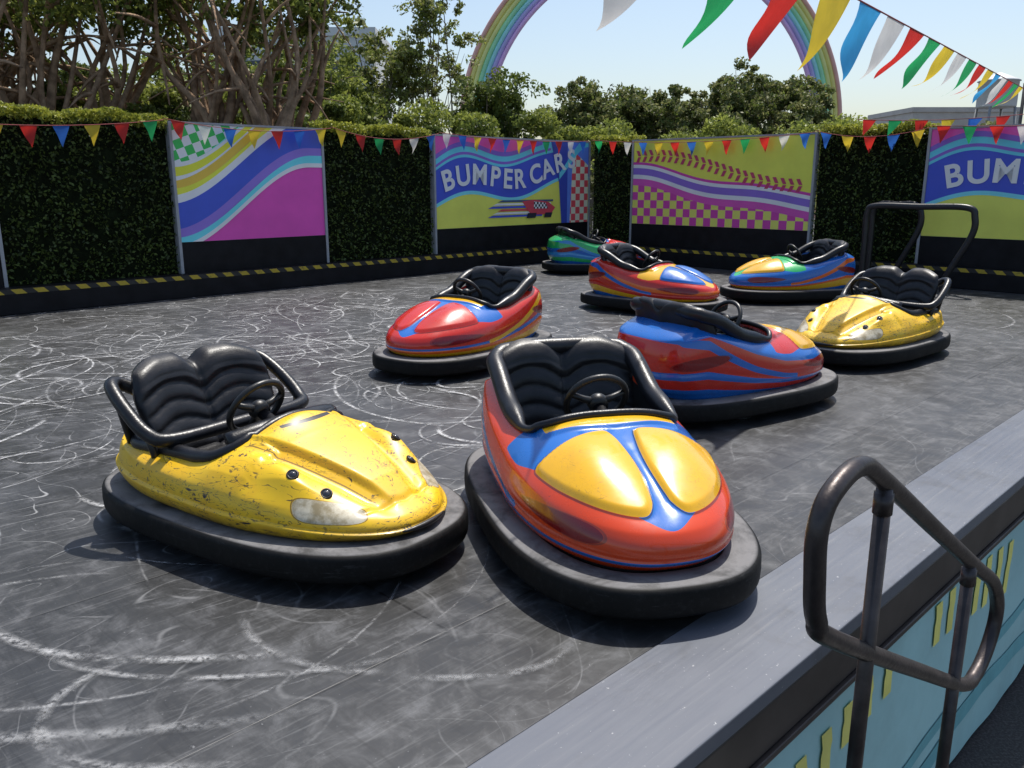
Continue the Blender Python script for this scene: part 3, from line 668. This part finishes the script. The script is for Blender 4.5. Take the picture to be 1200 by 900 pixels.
def car(ty,x,y,head,mat,wx=0):
    e=empty('bumper_car',(x,y,0),math.radians(head-90))
    def link(nm,me):
        ob=bpy.data.objects.new(nm,me); scene.collection.objects.link(ob); ob.parent=e; return ob
    link('rubber_bumper_ring',ringme); link('chassis',chme)
    me=BM[ty].copy(); me.materials.append(mat); link('body_shell',me)
    if ty not in shared:
        L=[]
        L.append(mesh('seat_backrest',*SEATV[ty],[M['vinyl']]))
        L.append(mesh('seat_cushion',*CU,[M['vinyl']]))
        L.append(multi('steering_wheel',wheelparts(wx,-.05,.645 if ty=='B' else .61,math.radians(60)),[M['plastic'],M['blacksteel']]))
        rp=rimpath(ty)
        if ty=='B':
            rad=[.018+.030*float(sstep(np.array((-p.y+.04)/.2))) for p in rp]
            for p in rp: p.z+=.008+ (.085*float(sstep(np.array((-p.y-.22)/.35)))); p.x*=1.03
        else:
            rad=[.022+.014*float(sstep(np.array((-p.y+.1)/.2))) for p in rp]
        V,F=tubedata(rp,rad,14,True); L.append(mesh('cockpit_trim',V,F,[M['pad']]))
        if ty=='A':
            bar=catmull([(.31,-.66,.66),(.38,-.69,.70),(.44,-.64,.695),(.465,-.50,.61),(.455,-.36,.515),(.38,-.28,.485),(0,-.25,.49),(-.38,-.28,.485),(-.455,-.36,.515),(-.465,-.50,.61),(-.44,-.64,.695),(-.38,-.69,.70),(-.31,-.66,.66)],8)
            V,F=tubedata(bar,.033,14); L.append(mesh('padded_lap_bar',V,F,[M['pad']]))
            parts=[]
            for s in (1,-1):
                parts.append((*tubedata([Vector((s*.37,-.63,.40)),Vector((s*.42,-.655,.69))],.022,10),0))
                parts.append((*tubedata([Vector((s*.41,-.36,.34)),Vector((s*.45,-.365,.51))],.02,10),0))
            L.append(multi('bar_supports',parts,[M['pad']]))
            parts=[]
            for s in (1,-1):
                for (lx,ly) in ((.325,.46),(.272,.60)):
                    zz=float(top0('A',np.array([lx]),np.array([ly]))[0]); c=Vector((s*lx,ly,zz+.002)); nn=Vector((s*.45,.45,.77)).normalized()
                    R=nn.to_track_quat('Z','Y').to_matrix().to_4x4(); R.translation=c
                    parts.append((*tubedata([R@Vector((.021*math.cos(q),.021*math.sin(q),0)) for q in np.linspace(0,2*math.pi,24,endpoint=False)],.006,8,True),0))
                    parts.append((*tubedata([R@Vector((0,0,z)) for z in (-.03,0,.008,.011)],[.019,.019,.013,.003],16),1))
            L.append(multi('round_lamps',parts,[M['plastic'],LENS]))
            gp=[]; bb=BODY['A']
            for q in np.linspace(math.radians(76),math.radians(104),16):
                c,s=math.cos(q),math.sin(q); gp.append(Vector((bb['W']*1.055*np.sign(c)*abs(c)**(2/2.15),bb['L']*1.055*abs(s)**(2/2.15),.225)))
            L.append(mesh('front_slot',*tubedata(gp,[.004+.010*math.sin(math.pi*i/15) for i in range(16)],8),[M['plastic']]))
        d_=[]
        for q in np.linspace(-1,1,24):
            d_.append(Vector((q*.31,.085-.06*q*q,.50+.035*(1-q*q))))
        L.append(mesh('dash_roll',*tubedata(d_,.05,12),[M['pad']]))
        for ob in L: ob.parent=e
        shared[ty]=[(ob.name.split('.')[0],ob.data) for ob in L]
    else:
        for nm,me in shared[ty]: link(nm,me)
    return e
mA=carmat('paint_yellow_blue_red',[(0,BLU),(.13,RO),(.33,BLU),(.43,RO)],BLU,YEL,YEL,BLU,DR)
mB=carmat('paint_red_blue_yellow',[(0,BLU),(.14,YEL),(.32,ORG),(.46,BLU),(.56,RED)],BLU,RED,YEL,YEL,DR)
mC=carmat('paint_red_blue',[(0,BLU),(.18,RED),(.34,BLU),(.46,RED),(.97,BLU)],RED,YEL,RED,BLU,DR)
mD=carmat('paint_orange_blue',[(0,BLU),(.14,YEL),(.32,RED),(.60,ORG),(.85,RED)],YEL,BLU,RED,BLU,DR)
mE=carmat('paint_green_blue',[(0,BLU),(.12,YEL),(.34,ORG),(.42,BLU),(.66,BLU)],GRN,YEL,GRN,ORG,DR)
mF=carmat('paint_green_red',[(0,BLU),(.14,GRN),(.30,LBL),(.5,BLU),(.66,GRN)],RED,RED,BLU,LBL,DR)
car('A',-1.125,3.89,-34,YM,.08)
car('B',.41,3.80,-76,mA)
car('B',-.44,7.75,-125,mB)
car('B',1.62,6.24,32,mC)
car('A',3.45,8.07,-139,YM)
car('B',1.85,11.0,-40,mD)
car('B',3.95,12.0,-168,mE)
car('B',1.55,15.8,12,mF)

# ---------------- trees
def tree(name,x,y,zc,rad,clumps,nl,lsize,mat,bark,cr=.6,trunk_r=.14,forks=4,seed=1,fork_z=.8,limb_r=.05,base_spread=.4,mat2=None,shell=.55):
    rs=np.random.RandomState(seed); e=empty(name,(x,y,GZ))
    rx,ry,rz=rad; parts=[]
    fk=[]
    for i in range(forks):
        a=2*math.pi*(i+rs.rand()*.6)/forks; fx=Vector((math.cos(a)*base_spread*rs.uniform(.6,1.3),math.sin(a)*base_spread*rs.uniform(.6,1.3),fork_z*rs.uniform(.8,1.3)))
        p=catmull([(fx.x*.1,fx.y*.1,-.1),(fx.x*.35,fx.y*.35,fx.z*.45),tuple(fx)],6); parts.append((*tubedata(p,list(np.linspace(trunk_r,trunk_r*.7,len(p))),8),0)); fk.append(fx)
    cl=[]
    for i in range(clumps):
        v=rs.normal(size=3); v/=np.linalg.norm(v); r=(shell+(1-shell)*rs.rand())*(.85+.3*rs.rand()); c=Vector((v[0]*rx*r,v[1]*ry*r,zc-GZ+v[2]*rz*r))
        cl.append(c)
        f=min(fk,key=lambda q:(q-c).length+rs.rand()*.8*rx); mid=f.lerp(c,.5)+Vector((rs.uniform(-.2,.2)*rx,rs.uniform(-.2,.2)*ry,rs.uniform(-.05,.15)*rz))
        p=catmull([tuple(f),tuple(f.lerp(mid,.5)+Vector((rs.uniform(-.1,.1)*rx,0,rs.uniform(-.1,.1)*rz))),tuple(mid),tuple(c)],5); L0=limb_r*rs.uniform(.7,1.3)
        parts.append((*tubedata(p,list(np.linspace(L0,L0*.22,len(p))),6),0))
        for k in range(3):
            j=rs.randint(len(p)//2,len(p)-1); q=p[j]; dd=Vector(rs.normal(size=3)*cr*.9); parts.append((*tubedata(catmull([tuple(q),tuple(q+dd*.5+Vector((0,0,.1*cr))),tuple(q+dd)],3),list(np.linspace(L0*.4,L0*.12,7)),5),0))
    multi('trunk_and_limbs',parts,[bark],e)
    per=nl//clumps; pts=[]
    for c in cl:
        nsub=6
        for s in range(nsub):
            cc=np.array(c)+rs.normal(size=3)*cr*.6; n=per//nsub; d_=rs.normal(size=(n,3)); d_/=np.linalg.norm(d_,axis=1)[:,None]; r=(rs.rand(n)**.5)[:,None]*cr*(.35+.45*rs.rand())
            pts.append(cc+d_*r*np.array([1,1,.7]))
    P=np.concatenate(pts)
    if mat2 is None: leaves('foliage',P,lsize,mat,e)
    else:
        k=rs.rand(len(P))<.5; leaves('foliage',P[k],lsize,mat,e); leaves('foliage_second_tone',P[~k],lsize,mat2,e)  # random half of the leaves takes the second leaf colour
    return e
D,Lg,O=M['leafD'],M['leafL'],M['leafO']
tree('coral_tree',-9.2,17.0,5.6,(3.6,2.6,1.1),46,22000,.12,D,M['bark'],.7,.22,6,3,3.0,.11,base_spread=.9,mat2=Lg)
tree('coral_tree',-5.4,17.5,5.65,(2.6,2.2,1.1),38,17000,.12,Lg,M['bark'],.6,.2,6,4,2.9,.10,base_spread=.8,mat2=D)
tree('coral_tree',-12.5,18.5,6.0,(3.6,2.6,1.6),40,14000,.13,D,M['bark'],.8,.22,6,5,3.0,.10,base_spread=.9,mat2=Lg)
tree('broadleaf_tree',-5.6,24.5,3.7,(1.6,1.5,1.2),26,12000,.14,Lg,M['bark2'],.6,.12,3,6,2.6,.05,mat2=D)
tree('eucalyptus_tree',-4.2,27,4.7,(1.2,1.2,1.4),24,8000,.13,Lg,M['bark2'],.45,.08,4,7,2.8,.04,mat2=O,base_spread=.5)
tree('eucalyptus_tree',-2.3,27.5,5.6,(1.4,1.2,1.9),22,7000,.12,Lg,M['bark2'],.42,.08,5,8,3.0,.04,mat2=O,base_spread=.6)
tree('pine_tree',-.4,25,3.3,(1.1,1.1,.9),20,11000,.12,D,M['bark2'],.5,.12,2,9,2.4,.05)
tree('broadleaf_tree',3.4,38,4.1,(1.8,1.8,1.2),44,26000,.17,O,M['bark2'],.6,.15,3,10,2.4,.06,mat2=D,shell=.5)
tree('broadleaf_tree',6.3,38,3.9,(2.0,1.8,1.1),44,26000,.17,O,M['bark2'],.6,.15,3,11,2.4,.06,mat2=D,shell=.5)
tree('round_ficus_tree',8.4,30,2.8,(2.6,2.1,2.15),170,80000,.13,D,M['bark2'],.42,.2,4,12,2.0,.05,mat2=O,shell=.78)
tree('broadleaf_tree',-8.6,25,3.6,(2.6,2,1.6),34,16000,.15,D,M['bark2'],.8,.15,3,13,2.4,.06,mat2=Lg)
def row(name,pts,h0,h1,n,wd,size,mat,seed):
    rs=np.random.RandomState(seed); C=[]; P=np.array(pts,float); seg=np.linalg.norm(P[1:]-P[:-1],axis=1); cum=np.concatenate([[0],np.cumsum(seg)])
    nb=int(cum[-1]*2.4); per=n//nb
    for i in range(nb):
        s=rs.rand()*cum[-1]; x=np.interp(s,cum,P[:,0]); y=np.interp(s,cum,P[:,1]); hh=h1*(.80+.28*rs.rand())
        z=rs.uniform(h0,hh) if rs.rand()<.5 else hh; c=np.array([x,y,z])+rs.normal(size=3)*[.3,wd,.1]
        d_=rs.normal(size=(per,3)); d_/=np.linalg.norm(d_,axis=1)[:,None]; C.append(c+d_*(rs.rand(per)**.45)[:,None]*np.array([.6,.55,.42])*(.4+.8*rs.rand()))
    C=np.concatenate(C); return leaves(name,C,size,mat)
row('shrub_row',[(-14,14.5),(-8,17.5),(-2.5,21.5),(0,23)],1.2,2.9,50000,.5,.11,M['leafD'],21)
row('shrub_row',[(-9,19),(-3,22.5),(1.5,25),(5,29)],1.5,3.2,42000,.6,.12,M['leafL'],22)
row('shrub_row',[(-16,20),(-10,21),(-4,25)],2.0,3.9,36000,.6,.13,M['leafD'],27)
row('distant_tree_line',[(0,33),(8,33),(14,30),(22,32),(30,36)],1.0,2.9,36000,1.0,.18,M['leafO'],23)
row('shrub_row',[(2.4,20),(8,16),(13,12),(17,9)],1.0,2.4,30000,.3,.09,M['leafL'],24)

# ---------------- rainbow arch
cols=['#e8988c','#f0c070','#ece080','#90d8a0','#90c8e8','#a49ce0','#d8a0cc']
rb=empty('rainbow_arch',(6.6,42,3.9)); R0=9.15; bw=.21
for i,cx in enumerate(cols):
    ro=R0-i*bw; pth=[Vector(((ro-bw/2)*math.cos(a),0,(ro-bw/2)*math.sin(a))) for a in np.linspace(-.65,math.pi+.65,100)]
    tube('band_%d'%(i+1),pth,bw*.53,mc(cx),rb,10)
# ---------------- buildings
wt=empty('water_tower',(33.4,61,GZ)); wm=simple('tower_white',(.7,.7,.68,1),.6,.08,1); 
def lathe(name,pr,mat,par,seg=32):
    loops=[[(r*math.cos(a),r*math.sin(a),z) for a in np.linspace(0,2*math.pi,seg,endpoint=False)] for r,z in pr]; V,F=loft(loops); mesh(name,V,F,[mat],par)
lathe('tank',[(.01,8.2),(1.2,8.2),(1.25,8.3),(1.25,9.9),(1.35,9.92),(1.3,10.0),(.1,10.5),(.01,10.52)],wm,wt)
gm=simple('tower_steel',(.3,.3,.3,1),.6,.1,1)
for i,(sx,sy) in enumerate(((1,1),(1,-1),(-1,1),(-1,-1))): tube('leg_%d'%(i+1),[(sx*1.3,sy*1.3,0),(sx*.85,sy*.85,8.2)],.09,gm,wt,8)
for i,z in enumerate((3,5.6)):
    r=1.3-.45*z/8.2; tube('brace_%d'%(i+1),[(r,r,z),(r,-r,z),(-r,-r,z),(-r,r,z)],.05,gm,wt,6,True)
def building(x,y,w_,d_,h_,col,rz=0):
    e=empty('flat_roof_building',(x,y,GZ),rz); bmw=simple('stucco',col,.8,.08,1); gl=simple('window_glass',(.05,.06,.08,1),.15,.1,1)
    box('walls',-w_/2,w_/2,-d_/2,d_/2,0,h_,bmw,e); box('roof_parapet',-w_/2-.1,w_/2+.1,-d_/2-.1,d_/2+.1,h_+.002,h_+.35,bmw,e)
    n=int(w_/2.5)
    for i in range(n):
        for k in range(int(h_/3)):
            x0=-w_/2+(i+.3)*w_/n; box('window_%d_%d'%(i,k),x0,x0+w_/n*.45,-d_/2-.03,-d_/2-.003,1+k*3,2.4+k*3,gl,e)
building(34,70,8,8,8.3,(.6,.54,.48,1)); building(-9.5,42,7,6,9.4,(.75,.75,.72,1))
print('done')
